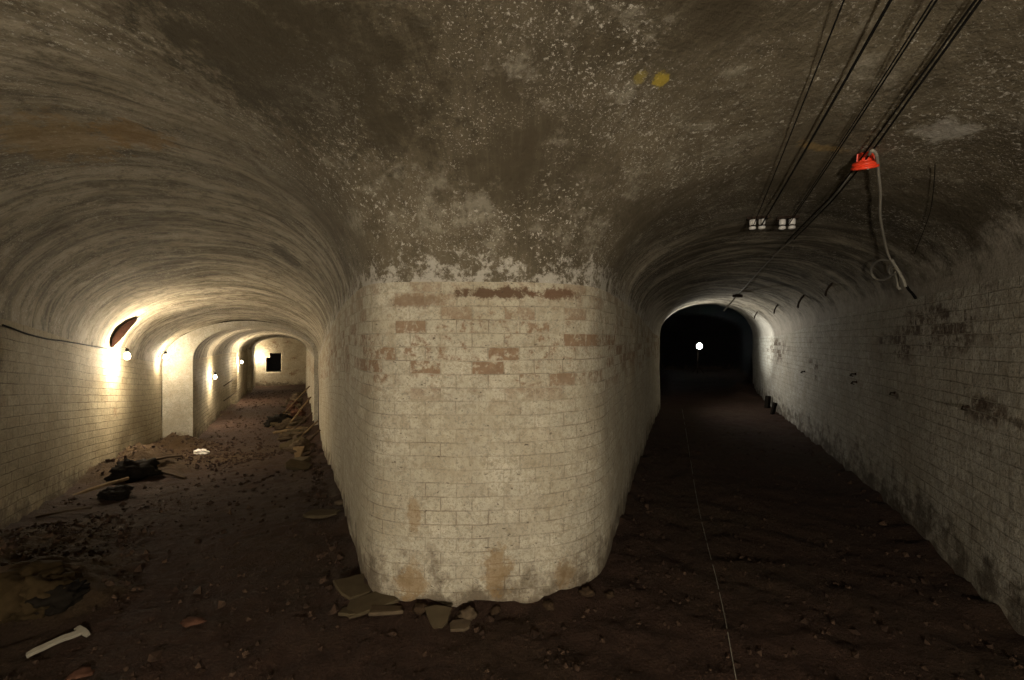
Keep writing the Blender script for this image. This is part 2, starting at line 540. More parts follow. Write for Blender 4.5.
# ------------------------------------------------------------------ rays from the camera, to find where marks and fittings sit
def mk_bvh(parts):
    V, Fc = [], []
    for p in parts:
        b = len(V); V += [Vector(v) for v in p[0]]; Fc += [[b + i for i in q] for q in p[1]]
    return BVHTree.FromPolygons(V, Fc)
BV = mk_bvh([G_left, G_back, G_right, G_mid, G_ceil, G_ring, G_end, (FV, FF)])
def ray(px, py): return Vector(((px - 512) / F, 1, (340 - py) / F)).normalized()
def hit(px, py, off=0.):
    d = ray(px, py)
    p, n, i, t = BV.ray_cast(CAM, d)
    if n.dot(d) > 0: n = -n
    return p + n * off
def hitn(px, py):
    d = ray(px, py); p, n, i, t = BV.ray_cast(CAM, d)
    if n.dot(d) > 0: n = -n
    return p, n
def ground(x, y):
    p, n, i, t = BV.ray_cast(Vector((x, y, 1.2)), Vector((0, 0, -1)))
    return p.z if p is not None else base_floor(x, y)

# ------------------------------------------------------------------ materials
H = lambda px, py: tuple(hit(px, py))
rust = (.23, .14, .055)
m_mid = brick_wall('whitewashed_brick_pier', paint=(.60, .55, .44), mortar_dark=.55, bare_top=.95, relief=.35,
    stains=[(H(411, 582), (.10, .10, .13), rust, .6), (H(415, 515), (.05, .1, .12), rust, .55), (H(497, 570), (.10, .1, .17), rust, .6), (H(565, 575), (.09, .1, .12), rust, .4), (H(500, 293), (.32, .12, .040), (.10, .06, .035), .95), (H(560, 294), (.22, .14, .042), (.13, .075, .045), .95), (H(415, 301), (.18, .14, .05), (.16, .10, .06), .6)])
m_right = brick_wall('whitewashed_brick_right', paint=(.55, .52, .45), mortar_dark=.55, bare_patch=.3, relief=.9, dirt=(.055, .038, .024), foot_h=.42, regions=[(H(935, 328), (.85, .85, .24)), (H(895, 345), (.6, .6, .18)), (H(985, 410), (.3, .3, .10)), (H(775, 350), (1.6, 1.6, .32))],
    bare_col=((.04, .026, .018), (.11, .07, .045)), stains=[(H(x, y), (r, r, .04), (.075, .05, .033), .7) for x, y, r in ((982, 404, .07), (896, 395, .08), (943, 312, .12), (1018, 424, .08))])
m_left = brick_wall('whitewashed_brick_left', paint=(.46, .40, .28), mortar_dark=.85, relief=1., bare_patch=.1, bw=.25, rh=.10, depth=.045, lumpy=.55)
m_end = brick_wall('whitewashed_brick_end', paint=(.60, .53, .40), mortar_dark=.3, relief=.6, bare_patch=.75)
m_ring = brick_wall('whitewashed_brick_buttress', paint=(.50, .47, .40), mortar_dark=.15, relief=.4)

def ceiling_mat():
    n = N('sooty_limewashed_vault')
    uv, P = n.coord('UV'), n.coord()
    big = n.noise(P, .55, 6, .68); mid = n.noise(P, 3.2, 8, .75); fine = n.noise(P, 38, 3, .7)
    st = n.noise(n.vadd(n.vmul(uv, (.9, 9, 1)), n.comb(0., n.mul(big, 3.0))), 1.3, 6, .68, .3)       # brushed across the vault
    st2 = n.noise(n.vmul(uv, (1.3, 26, 1)), 1.0, 4, .7)
    PZ = n.sep(P)
    col = n.mix(n.step(big, .32, .7), (.048, .038, .023), (.14, .117, .080))
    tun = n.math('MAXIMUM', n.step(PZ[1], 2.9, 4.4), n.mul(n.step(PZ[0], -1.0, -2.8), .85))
    left = n.step(PZ[0], -.6, -2.6)                       # paler, yellower: lamp light painted into this tunnel's vault colour
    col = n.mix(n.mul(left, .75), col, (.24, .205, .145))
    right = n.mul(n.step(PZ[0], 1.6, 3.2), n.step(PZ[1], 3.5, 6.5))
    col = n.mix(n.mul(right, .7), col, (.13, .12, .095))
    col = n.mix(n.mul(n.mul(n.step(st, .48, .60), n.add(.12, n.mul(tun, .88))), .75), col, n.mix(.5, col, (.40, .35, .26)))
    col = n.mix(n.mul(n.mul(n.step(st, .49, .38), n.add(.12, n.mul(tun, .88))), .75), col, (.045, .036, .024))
    
    col = n.mix(n.mul(n.mul(n.step(st2, .56, .68), tun), .5), col, (.46, .41, .31))
    col = n.mix(n.mul(n.mul(n.step(st2, .44, .32), tun), .6), col, (.05, .04, .028))
    band1 = n.noise(n.vadd(n.vmul(uv, (.55, 2.6, 1)), n.comb(0., n.mul(big, 2.0))), 1.1, 5, .72)
    col = n.mix(n.mul(n.mul(n.step(band1, .47, .60), tun), .6), col, (.46, .41, .32))
    col = n.mix(n.mul(n.mul(n.step(band1, .48, .36), tun), .60), col, (.05, .042, .03))
    # flecks of surviving limewash
    fl = n.noise(n.vadd(P, (5, 1, 2)), 42, 5, .78)
    reg = n.step(n.noise(n.vadd(P, (1, 4, 7)), 1.5, 4, .62), .44, .62)
    col = n.mix(n.mul(n.step(n.noise(P, 8, 8, .8), .48, .62), .6), col, (.06, .047, .03))
    col = n.mix(n.mul(n.mul(n.step(fl, .57, .62), reg), .75), col, (.55, .52, .46))
    fl2 = n.noise(n.vadd(P, (2, 8, 2)), 85, 4, .75)
    col = n.mix(n.mul(n.mul(n.step(fl2, .58, .64), n.step(n.noise(P, 2.2, 4, .6), .42, .6)), .7), col, (.55, .52, .46))
    col = n.mix(n.mul(n.step(mid, .53, .68), .5), col, (.34, .31, .25))
    col = n.mix(n.mul(n.step(fine, .58, .7), .35), col, n.mix(.6, col, (.01, .008, .005)))
    # pale band of salts just above the pier
    sv = n.sep(uv)
    band = n.mul(n.step(n.add(sv[0], n.mul(n.math('SUBTRACT', n.noise(P, 7, 6, .8), .5), 1.5)), .12, -.04), 1.0)
    low = n.mul(n.step(n.add(PZ[2], n.mul(n.math('SUBTRACT', n.noise(P, 4, 6, .75), .5), .9)), 2.32, 1.98), n.step(PZ[0], 1.4, 2.4))
    col = n.mix(n.mul(low, .7), col, n.mix(n.noise(P, 20, 5, .75), (.22, .19, .15), (.55, .51, .44)))
    col = n.mix(n.mul(band, .6), col, (.55, .52, .46))
    big2 = n.noise(P, 9, 6, .8)
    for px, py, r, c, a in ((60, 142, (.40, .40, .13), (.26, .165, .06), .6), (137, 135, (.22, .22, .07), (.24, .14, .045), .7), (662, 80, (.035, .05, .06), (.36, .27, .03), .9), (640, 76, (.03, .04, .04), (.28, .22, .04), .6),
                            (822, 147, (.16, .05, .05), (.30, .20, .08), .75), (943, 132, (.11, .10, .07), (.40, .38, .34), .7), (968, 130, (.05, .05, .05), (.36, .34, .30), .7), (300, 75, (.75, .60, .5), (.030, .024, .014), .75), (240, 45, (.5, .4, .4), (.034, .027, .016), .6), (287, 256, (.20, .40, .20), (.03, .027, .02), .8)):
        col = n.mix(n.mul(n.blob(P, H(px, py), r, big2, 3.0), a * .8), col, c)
    h = n.add(n.mul(mid, 1.2), n.add(n.mul(n.mul(st, tun), .8), n.mul(n.mul(st2, tun), .35)))
    nr = n.bump(h, .8, .03)
    return n.done(col, n.bump(fine, .3, .008, nr))
m_ceil = ceiling_mat()

def soil_mat():
    n = N('damp_earth')
    P = n.coord(); X = n.sep(P)
    big = n.noise(P, .8, 4, .6); mid = n.noise(P, 7, 6, .7); fine = n.noise(P, 60, 4, .75)
    col = n.mix(mid, (.018, .0095, .0062), (.074, .039, .025))
    col = n.mix(n.mul(n.step(big, .42, .7), .5), col, (.050, .034, .018))
    heap = None
    for hx, hy, r, h in HEAPS[:8]:
        b = n.blob(P, (hx, hy, base_floor(hx, hy) + .1), (r * 1.25, r * 1.25, .8), mid, .9)
        heap = b if heap is None else n.math('MAXIMUM', heap, b)
    col = n.mix(n.mul(heap, .6), col, n.mix(mid, (.030, .019, .009), (.115, .075, .034)))
    col = n.mix(n.mul(n.step(fine, .62, .72), .5), col, (.16, .11, .07))
    col = n.mix(n.mul(n.step(fine, .42, .32), .6), col, (.010, .006, .004))
    nr = n.bump(n.add(mid, n.mul(fine, .5)), 1., .06)
    nr = n.bump(n.noise(P, 22, 5, .8), .8, .03, nr)
    return n.done(col, nr, .95)
m_soil = soil_mat()
m_dark = brick_wall('dark_brick_hole_shade', paint=(.035, .034, .036), mortar_dark=.2, relief=.5)  # near-black brick; inside the end-wall hole it stands for shade
m_stone = plain('stone', (.075, .055, .036), .9, .45, 18)
m_slate = plain('dusty_slab', (.062, .047, .028), .9, .4, 14)
m_brickbit = plain('brick_rubble', (.07, .034, .022), .9, .4, 22)
m_wood = plain('weathered_wood', (.13, .09, .05), .85, .45, 22)
m_wooddark = plain('dark_wood', (.06, .042, .028), .9, .4, 22)
m_pale = plain('pale_board', (.24, .215, .17), .7, .25, 16)
m_black = plain('black_cable_sheath', (.010, .009, .008), .95, .3, 40)
m_iron = plain('rusted_iron', (.035, .024, .018), .75, .5, 40, .3)
m_stripshade = plain('strip_shadow', (.006, .003, .002), .85, .35, 20)  # near-black colour of the strip that draws the bracket's shadow
m_grey = plain('grey_cable_sheath', (.26, .24, .20), .7, .3, 40)
m_porc = plain('white_porcelain', (.75, .73, .70), .3, .1, 20)
m_red = plain('red_plastic', (.75, .055, .02), .4, .15, 12)
m_lump = plain('black_lump', (.010, .008, .006), .9, .5, 18)

def emit(name, col, s):
    m = bpy.data.materials.new(name); m.use_nodes = True
    t = m.node_tree; t.nodes.clear()
    e = t.nodes.new('ShaderNodeEmission'); o = t.nodes.new('ShaderNodeOutputMaterial')
    e.inputs[0].default_value = (*col, 1); e.inputs[1].default_value = s
    t.links.new(e.outputs[0], o.inputs[0]); m.cycles.emission_sampling = 'NONE'; return m

# ------------------------------------------------------------------ build the setting
def struct(name, G, m):
    return tag(link(name, G[0], G[1], m, uvs=G[2] if len(G) > 2 else None), kind='structure')
struct('wall_left', G_left, m_left)
struct('wall_back', G_back, m_right)
struct('wall_right', G_right, m_right)
struct('wall_middle', G_mid, m_mid)
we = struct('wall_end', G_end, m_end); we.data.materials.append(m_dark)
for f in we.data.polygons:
    if max((we.data.vertices[v].co - qe).dot(en) for v in f.vertices) > .3: f.material_index = 1  # shade of the hole painted on its reveal and back
struct('trim_1', G_ring, m_ring)
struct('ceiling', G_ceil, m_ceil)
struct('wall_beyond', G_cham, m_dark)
struct('floor', (FV, FF), m_soil)
# ------------------------------------------------------------------ wall lamps of the sloping tunnel
def light(name, typ, loc, energy, col=(1, 1, 1), aim=None, **kw):
    l = bpy.data.lights.new(name, typ); l.energy = energy; l.color = col
    for k_, v in kw.items(): setattr(l, k_, v)
    o = bpy.data.objects.new(name, l); COL.objects.link(o); o.location = loc
    if aim: o.rotation_euler = (Vector(aim) - Vector(loc)).to_track_quat('-Z', 'Y').to_euler()
    return o
LAMP_K = 15.0
m_holder = m_black
m_bulb = emit('lit_bulb', (1, .86, .62), 14)
def wall_lamp(px, py, label, power, col=(1, .83, .58), out=.12, plate=False, name='wall_lamp', p=None, nrm=None, up=.28):
    if p is None: p, nrm = hitn(px, py)
    nrm = Vector((nrm.x, nrm.y, 0)).normalized()
    root = empty(name, p, label, 'lamp', 'bare bulbs along the lamp-lit tunnel')
    R = 0.042
    c = nrm * out
    M = Matrix.Translation(c)
    prof = [(.012, -.062), (.030, -.052), (.042, -.025), (.044, 0), (.036, .028), (.022, .048), (.018, .06)]
    MB().lathe(prof, 20, M).build('bulb', m_bulb, root, True)
    light('bulb_light', 'POINT', Vector(p) + c, power * LAMP_K, col, shadow_soft_size=.05)
    MB().lathe([(.016, .056), (.023, .06), (.024, .10), (.016, .115), (.006, .12)], 16, M).build('bulb_holder', m_holder, root, True)
    t = Vector((0, 0, 1))
    MB().tube([nrm * .0, nrm * .03 + t * .10, nrm * (out * .8) + t * .14, c + t * .115], .006, 8).build('bracket', m_iron, root, True)
    MB().tube([nrm * .012 + t * up, nrm * .014 + t * (up * .6), nrm * .012 + t * .10, nrm * .03 + t * .1], .005, 6).build('cable', m_black, root, True)
    return root

wall_lamp(113, 356, 'brightest bare bulb, on the brick wall short of the projecting buttress', 115, out=.17)
# second lamp sits in the corner where the wall meets the buttress
pc = Vector((-7.88, 9.62, 0)); tw = (Vector((-5.75, 5.75, 0)) - pc).normalized()
q = pc + tw * .45; nq = Vector((-tw.y, tw.x, 0)); nq = nq if nq.dot(Vector((1, .4, 0))) > 0 else -nq
s = q.y; wall_lamp(0, 0, 'bare bulb in the corner where the brick wall meets the projecting buttress', 36, p=Vector((q.x, q.y, 1.6 - 17 / F * q.y)) + nq * .02, nrm=nq, out=.12)
wall_lamp(210, 377, 'low-hung bare bulb on the wall just beyond the projecting buttress', 70, up=.36)
wall_lamp(238, 362, 'bare bulb at the first ring beyond the low-hung lamp', 90)
wall_lamp(255.5, 357, 'smallest bare bulb, on the end wall beside the dark square hole', 45)

# shadow of the first lamp's bracket, built as a dark strip up the vault
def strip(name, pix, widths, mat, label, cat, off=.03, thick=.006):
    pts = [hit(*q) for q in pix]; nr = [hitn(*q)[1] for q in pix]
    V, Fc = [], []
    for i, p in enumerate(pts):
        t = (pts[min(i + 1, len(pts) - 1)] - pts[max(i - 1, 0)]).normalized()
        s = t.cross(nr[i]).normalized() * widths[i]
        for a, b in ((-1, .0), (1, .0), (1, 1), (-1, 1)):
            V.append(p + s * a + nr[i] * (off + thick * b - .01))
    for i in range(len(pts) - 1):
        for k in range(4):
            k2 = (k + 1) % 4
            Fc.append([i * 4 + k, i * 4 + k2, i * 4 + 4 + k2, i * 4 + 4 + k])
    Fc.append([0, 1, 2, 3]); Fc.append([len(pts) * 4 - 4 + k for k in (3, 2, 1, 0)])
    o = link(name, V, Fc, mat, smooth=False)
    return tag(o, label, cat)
m_stripshade.node_tree.nodes['Principled BSDF'].inputs['Specular IOR Level'].default_value = 0
strip('vault_shadow_strip', [(114, 344), (115, 339), (118, 334), (122, 329), (127, 324), (132, 320.5), (136, 318)], [.17, .19, .20, .19, .16, .11, .03], m_stripshade,
      'tapering dark strip standing in for a shadow up the vault above the brightest bulb', 'strip')

def px_tube(name, pix, r, mat, label, cat, off=.03, group=None, sub=6, parent=None, n=8, sag=0):
    """a cord lying along the masonry, through points of it"""
    pts = []
    for (a, b) in zip(pix, pix[1:]):
        for i in range(sub):
            t = i / sub; pts.append(hit(a[0] + (b[0] - a[0]) * t, a[1] + (b[1] - a[1]) * t, off))
    pts.append(hit(*pix[-1], off))
    for _ in range(3):
        pts = [pts[0]] + [(pts[i - 1] + pts[i] * 2 + pts[i + 1]) / 4 for i in range(1, len(pts) - 1)] + [pts[-1]]
    o = MB().tube(pts, r, n).build(name, mat, parent, True)
    if label: tag(o, label, cat, group)
    return o
px_tube('wall_cable', [(1, 325), (12, 329), (25, 334), (45, 339), (62, 341), (85, 345), (108, 349)], .008, m_black, 'dark cable sagging along the top of the left brick wall to the brightest bulb', 'cable', .012)

# three thin poles added for shadow lines of exposed courses beyond the buttress
for k, (a, b) in enumerate((((222, 386), (236, 376)), ((222, 401), (236, 391)), ((219, 418), (236, 403)))):
    lab = ('topmost', 'middle', 'lowest')[k] + ' of three thin pale poles added for shadow lines on the wall below the low-hung bulb'
    A_, B_ = hit(*a, .05), hit(*b, .05)
    tag(MB().tube([A_, A_.lerp(B_, .5) + Vector((0, 0, -.01)), B_], .018, 8).build('pole', m_stone, None, True), lab, 'pole', 'poles added for shadow lines on the wall of the lamp-lit tunnel')

# ------------------------------------------------------------------ overhead cables and their insulators
def pair(Apx, Bpx, offA, offB, r, mat, name, label, dx=0., twin=None):
    a, b = hit(*Apx, offA), hit(*Bpx, offB)
    d = (b - a)
    e = a + d * 1.45
    pts = [a.lerp(e, i / 14) + Vector((0, 0, -.015 * math.sin(math.pi * i / 14))) for i in range(15)]
    root = MB().tube(pts, r, 8).build(name, mat, None, True)
    tag(root, label, 'cable', 'cables strung under the vault')
    if twin:
        side = d.cross(Vector((0, 0, 1))).normalized() * twin
        MB().tube([p + side for p in pts], r * .8, 8).build('twin_strand', m_black, root, True)
    return root
pair((754, 216), (838, 0), .075, .06, .003, m_black, 'overhead_cable', 'single black overhead cable nearest the middle pier, first of four')
pair((762, 216), (882, 0), .075, .06, .0034, m_black, 'overhead_cable', 'second black overhead cable counted from the middle pier', twin=.005)
pair((788, 216), (927, 0), .075, .06, .0034, m_black, 'overhead_cable', 'third overhead cable from the middle pier, a double black strand', twin=.012)
a4 = px_tube('overhead_cable', [(1160, -262), (1085, -154), (1010, -49), (974, 0), (925, 67), (880, 134), (858, 164), (835, 192), (812, 216), (795, 234)], .0045, m_black, 'fourth overhead cable, running behind the red fitting', 'cable', .05, 'cables strung under the vault')
px_tube('twin_strand', [(1155, -262), (1080, -154), (1005, -49), (969, 0), (920, 67), (874, 134), (853, 164), (830, 192), (806, 216), (786, 238)], .004, m_black, None, None, .05, parent=a4)
px_tube('grey_cable', [(851, 168), (838, 188), (822, 206), (800, 230), (782, 245), (758, 270), (741, 290), (733, 296)], .007, m_grey, 'grey cable running on along the vault from the red fitting towards the dark arch', 'cable', .035)

def insulator(px, py, label):
    p, n = hitn(px, py)
    root = empty('cable_insulator', p, label, 'insulator', 'porcelain insulators on the vault')
    ax = Vector((.92, -.39, 0))                       # across the tunnel
    ax = (ax - n * ax.dot(n)).normalized()
    ay = n.cross(ax)
    R = Matrix((ax, ay, n)).transposed()
    MB().box(n * .01, (.15, .07, .02), R).build('base_plate', m_iron, root)
    for s_ in (-1, 1):
        c = ax * s_ * .033
        M = Matrix.Translation(c) @ R.to_4x4()
        MB().lathe([(.020, .018), (.024, .022), (.024, .055), (.020, .062)], 14, M).build('porcelain_block', m_porc, root, True)
        MB().lathe([(.012, .060), (.012, .074)], 10, M).build('groove', m_iron, root, True)
        MB().lathe([(.022, .074), (.025, .078), (.025, .092), (.014, .098)], 14, M).build('porcelain_cap', m_porc, root, True)
    return root
insulator(757.5, 217, 'white porcelain double insulator on the vault holding the two cables nearest the pier')
insulator(787.5, 217, 'white porcelain double insulator on the vault holding the third, doubled cable')

# red fitting
p, n = hitn(867, 152)
root = empty('red_lamp_fitting', p, 'small bright red plastic bell-shaped fitting on the vault under the fourth cable', 'fitting'); root.scale = (.74,) * 3
ax = Vector((.16, .30, -.90)).normalized()
R = ax.to_track_quat('Z', 'Y').to_matrix().to_4x4()
M = Matrix.Translation(n * .035 - ax * .03) @ R
MB().lathe([(.030, -.004), (.043, 0), (.046, .012), (.047, .052), (.050, .06)], 24, M).build('cap', m_red, root, True)
MB().lathe([(.052, .056), (.074, .064), (.078, .082), (.070, .084), (.070, .089), (.080, .091), (.081, .108), (.062, .112)], 28, M).build('flange', m_red, root, True)
for k in range(6):
    an = k * math.pi / 3
    MB().box(Vector(M @ Vector((.047 * math.cos(an), .047 * math.sin(an), .028))), (.01, .01, .05), (M.to_3x3() @ Matrix.Rotation(an, 3, 'Z'))).build('rib', m_red, root)
MB().tube([n * .06 + Vector((.035, -.03, .05)), n * .085 + Vector((.012, -.03, .0)), n * .08 + Vector((-.004, -.035, -.06))], .007, 8).build('cord', m_grey, root, True)

# hanging grey cable with its coil
r1 = px_tube('hanging_cable', [(872, 143), (875, 138), (879, 143), (881, 160), (884, 185), (884, 205), (888, 228), (893, 246), (898, 256)], .008, m_grey, 'grey cable hanging down the vault from the red fitting to a loose coil', 'cable', .06)
tag(px_tube('end', [(898, 254), (906, 266), (912, 276), (915, 285)], .011, m_grey, None, None, .06, parent=r1))
px_tube('end', [(903, 268), (905, 275), (906, 283), (908, 288)], .012, m_grey, None, None, .055, parent=r1)
px_tube('end', [(914, 284), (917, 289), (920, 292), (924, 298)], .010, m_black, None, None, .05, parent=r1)
cir = [(888 + 12 * math.cos(t), 265.5 + 12 * math.sin(t) * .95) for t in [math.radians(-75 - 300 * i / 14) for i in range(15)]]
px_tube('coil', [(898, 255)] + cir, .009, m_grey, None, None, .055, parent=r1, sub=3)
cir = [(900.5 + 4.5 * math.cos(t), 265 + 5 * math.sin(t)) for t in [math.radians(-60 - 270 * i / 10) for i in range(11)]]
px_tube('knot', cir, .011, m_grey, None, None, .06, parent=r1, sub=3)
px_tube('thin_wire', [(937, 160), (936, 182), (933, 208), (926, 228), (917, 252)], .0018, m_black, 'hair-thin dark wire hanging down the vault beyond the coil of grey cable', 'wire', .02)
p, n = hitn(738, 292)
root = empty('cable_clamp', p, 'small dark clamp on the crown of the vault where the grey cable ends', 'clamp')
MB().box(n * .07, (.15, .09, .05), Matrix.Rotation(.4, 3, 'Z')).build('block', m_iron, root)
MB().tube([n * .05, n * .12 + Vector((-.1, 0, -.06)), n * .14 + Vector((-.24, .0, -.2))], .012, 8).build('loose_end', m_grey, root, True)

# iron hooks along the haunch, pegs in the right wall
def hook(px, py, label, s=1.):
    p, n = hitn(px, py)
    root = empty('iron_hook', p, label, 'hook', 'iron hooks along the vault')
    dn = Vector((0, 0, -1)); al = Vector((-.38, -.92, 0))
    MB().tube([-n * .02, n * .06 * s, n * .11 * s + dn * .02 * s, n * .13 * s + dn * .07 * s, n * .12 * s + dn * .10 * s], [.016 * s] * 4 + [.010 * s], 8).build('shank', m_iron, root, True)
    MB().tube([-al * .09 * s + n * .012, n * .02, al * .09 * s + n * .012 + Vector((0, 0, .02))], .014 * s, 8).build('plate', m_iron, root, True)
    return root
hook(757.5, 312, 'iron hook on the vault closest to the dark arch', .8)
hook(777.5, 305, 'second iron hook on the vault counted from the dark arch', .8)
hook(803.5, 296, 'third iron hook on the vault counted from the dark arch, the longest', .9)
hook(831.5, 284.5, 'fourth iron hook on the vault counted from the dark arch, nearest the coil', .75)
for px, py, lab in ((805, 371.5, 'small iron peg in the right wall beneath the lit patch'), (856, 374, 'upper of two iron pegs one above the other in the right wall'), (857, 382, 'lower of two iron pegs one above the other in the right wall'),
                    (969, 407, 'longest iron peg, low in the right wall towards its near end'), (895, 393, 'short iron peg in the right wall below the row of bare brick patches')):
    p, n = hitn(px, py)
    s_ = .6 if px > 880 else .8
    root = empty('iron_peg', p, lab, 'peg', 'iron pegs in the right wall')
    MB().tube([-n * .02, n * .05 * s_, n * .09 * s_ + Vector((-.02, -.06, -.02)) * s_, n * .08 * s_ + Vector((-.03, -.11, -.025)) * s_], [.012 * s_, .011 * s_, .010 * s_, .007 * s_], 8).build('shank', m_iron, root, True)
    MB().lathe([(.02 * s_, -.01), (.02 * s_, .008), (.012 * s_, .012)], 10, n.to_track_quat('Z', 'Y').to_matrix().to_4x4()).build('collar', m_iron, root, True)

# wire on the floor of the dark tunnel
pix = [(682, 409), (685, 425), (688, 445), (692, 470), (696, 495), (701, 520), (708, 548), (716, 578), (722, 605), (728, 635), (734, 668), (738, 690)]
px_tube('floor_wire', pix, .0024, m_grey, 'thin pale wire trailing along the earth floor of the dark tunnel', 'wire', .006, sub=6)

# hand lamp far down the dark tunnel
p = Vector((8.95, 20.5, 1.6 - 6 / F * 20.5))
root = empty('distant_lamp', Vector((p.x, p.y, floor_z(p.x, p.y))), 'lone white lamp shining far off in the black tunnel', 'lamp')
hz = p.z - root.location.z
MB().lathe([(.012, 0), (.12, .03), (.14, .06), (.12, .1), (.02, .13)], 20, Matrix.Translation((0, -.06, hz)) @ Matrix.Rotation(math.pi / 2, 4, 'X')).build('lens', emit('lit_lens', (.92, 1, .93), 26), root, True)
MB().lathe([(.13, -.12), (.15, 0), (.165, .03), (.15, .035)], 20, Matrix.Translation((0, .02, hz)) @ Matrix.Rotation(math.pi / 2, 4, 'X')).build('housing', m_black, root, True)
MB().tube([(0, .08, hz - .1), (0, .08, .0)], .02, 8).build('stand', m_iron, root, True)
for k in range(3):
    an = k * 2.1
    MB().tube([(0, .08, .45), (.3 * math.cos(an), .08 + .3 * math.sin(an), -.02)], .014, 8).build('leg', m_iron, root, True)

# ------------------------------------------------------------------ rubble: every stone and board a thing of its own
def rock_verts(seed, sx, sy, sz, rough=.35, flat=False):
    bm = bmesh.new()
    bmesh.ops.create_icosphere(bm, subdivisions=3 if sx < .15 else 4, radius=.5)
    for v in bm.verts:
        c = v.co.normalized()
        k = 1 + rough * fbm(c * 1.4 + Vector((seed * 3.1, seed, 0)), 3) + .12 * noise.cell(c * 2.2 + Vector((seed, 0, 0)))
        k *= 1 + (.10 if sx < .15 else .20) * noise.noise(c * 5 + Vector((seed, 2, 0))) + (.06 if sx < .15 else .14) * noise.noise(c * 11 + Vector((seed, 5, 0)))
        c = c * .5 * k
        c.z = max(-.40, c.z)
        v.co = Vector((c.x * sx * 1.2, c.y * sy * 1.2, c.z * sz * 1.3))
    V = [v.co.copy() for v in bm.verts]; Fc = [[v.index for v in f.verts] for f in bm.faces]
    bm.free(); return V, Fc
def slab_verts(seed, sx, sy, sz, taper=.0):
    """a broken flat slab: ragged polygon outline, bevelled edge"""
    rnd = random.Random(seed); n = 11; V, Fc = [], []
    base = []
    for k in range(n):
        an = 2 * math.pi * k / n
        ca, sa = math.cos(an), math.sin(an)
        m = 1 / max(abs(ca), abs(sa)) * (.82 + .22 * rnd.random())
        x, y = ca * m * sx / 2, sa * m * sy / 2
        y *= 1 - taper * (x / sx)
        base.append((x, y))
    for z, q in ((-.5, .95), (-.2, 1), (.3, 1), (.5, .96)):
        for k, (x, y) in enumerate(base):
            V.append(Vector((x * q, y * q, z * sz + .12 * sz * noise.noise(Vector((x * 6, y * 6, seed))))))
    for i in range(3):
        for k in range(n):
            k2 = (k + 1) % n; Fc.append([i * n + k, i * n + k2, i * n + n + k2, i * n + n + k])
    V.append(Vector((0, 0, .5 * sz))); V.append(Vector((0, 0, -.5 * sz)))
    for k in range(n):
        k2 = (k + 1) % n
        Fc.append([3 * n + k, 3 * n + k2, 4 * n]); Fc.append([k2, k, 4 * n + 1])
    return V, Fc
def plank_verts(seed, L, w, h, bend=.02):
    rnd = random.Random(seed); V, Fc = [], []; n = 9
    for i in range(n):
        t = i / (n - 1); x = (t - .5) * L; b = bend * L * math.sin(t * 3) + .004 * rnd.random()
        ww = w * (1 + .12 * (rnd.random() - .5)) * (.8 if i in (0, n - 1) else 1)
        e = .2 * h
        for (yy, zz) in ((-.5, -.5 + .15), (-.46, -.5), (.46, -.5), (.5, -.35), (.5, .35), (.46, .5), (-.46, .5), (-.5, .35)):
            V.append(Vector((x + (rnd.random() - .5) * (.04 * L if i in (0, n - 1) else 0), yy * ww + b * .4, zz * h + b)))
    for i in range(n - 1):
        for k in range(8):
            k2 = (k + 1) % 8; Fc.append([i * 8 + k, i * 8 + k2, i * 8 + 8 + k2, i * 8 + 8 + k])
    Fc.append(list(range(8))[::-1]); Fc.append([(n - 1) * 8 + k for k in range(8)])
    return V, Fc
LAID = []
def lay(name, G, mat, loc, rot, label, cat, group=None, sink=.15, z=None, smooth=False):
    R = Matrix.Rotation(rot[2], 3, 'Z') @ Matrix.Rotation(rot[1], 3, 'Y') @ Matrix.Rotation(rot[0], 3, 'X')
    vv = [R @ v for v in G[0]]
    lo = min(v.z for v in vv); hi = max(v.z for v in vv)
    o = link(name, vv, G[1], mat, smooth=smooth)
    LAID.append((loc[0], loc[1], max(max(abs(v.x), abs(v.y)) for v in vv) + .03))
    g = max(ground(loc[0], loc[1]), -5)
    o.location = (loc[0], loc[1], (g - lo - (hi - lo) * sink) if z is None else z)
    return tag(o, label, cat, group)
def gp(px, py):
    p = hit(px, py); return (p.x, p.y)

m_clod = plain('dark_clod', (.04, .026, .016), .95, .6, 40)
# round the foot of the pier
SL = 'broken slabs at the foot of the pier'
lay('broken_slab', slab_verts(1, .30, .17, .022), m_slate, gp(372, 606), (.1, -.10, .35), 'large flat dusty slab lying at the left foot of the whitewashed pier', 'slab', SL)
lay('broken_slab', slab_verts(2, .22, .20, .020), m_slate, gp(355, 590), (.25, .12, .9), 'flat slab tilted against the left corner of the whitewashed pier', 'slab', SL)
lay('broken_slab', slab_verts(3, .20, .09, .02), m_stone, gp(385, 613), (-.15, .1, .2), 'narrow slab overlapped by the large slab at the left foot of the pier', 'slab', SL)
lay('broken_slab', slab_verts(4, .15, .13, .02, .8), m_slate, gp(439, 622), (0, .35, -1.5), 'wedge-shaped pale tile leaning out from the front foot of the pier', 'tile', SL)
lay('stone', rock_verts(5, .085, .06, .05, .5), m_stone, gp(468, 618), (0, .2, .4), 'pale lump beside the wedge-shaped tile at the front of the pier', 'stone', smooth=True)
lay('broken_slab', slab_verts(6, .12, .08, .02), m_stone, gp(460, 627), (.1, 0, .1), 'small flat chip lying in front of the pale lump by the pier', 'slab', SL)
lay('broken_slab', slab_verts(7, .12, .07, .02), m_slate, gp(349, 614), (-.1, 0, -.2), 'small pale chip in front of the tilted slab at the pier corner', 'slab', SL)
lay('broken_slab', slab_verts(8, .30, .14, .035), m_slate, gp(322, 516), (.05, .04, .2), 'lone flat slab on the earth beside the pier wall, in front of the rubble heap', 'slab')
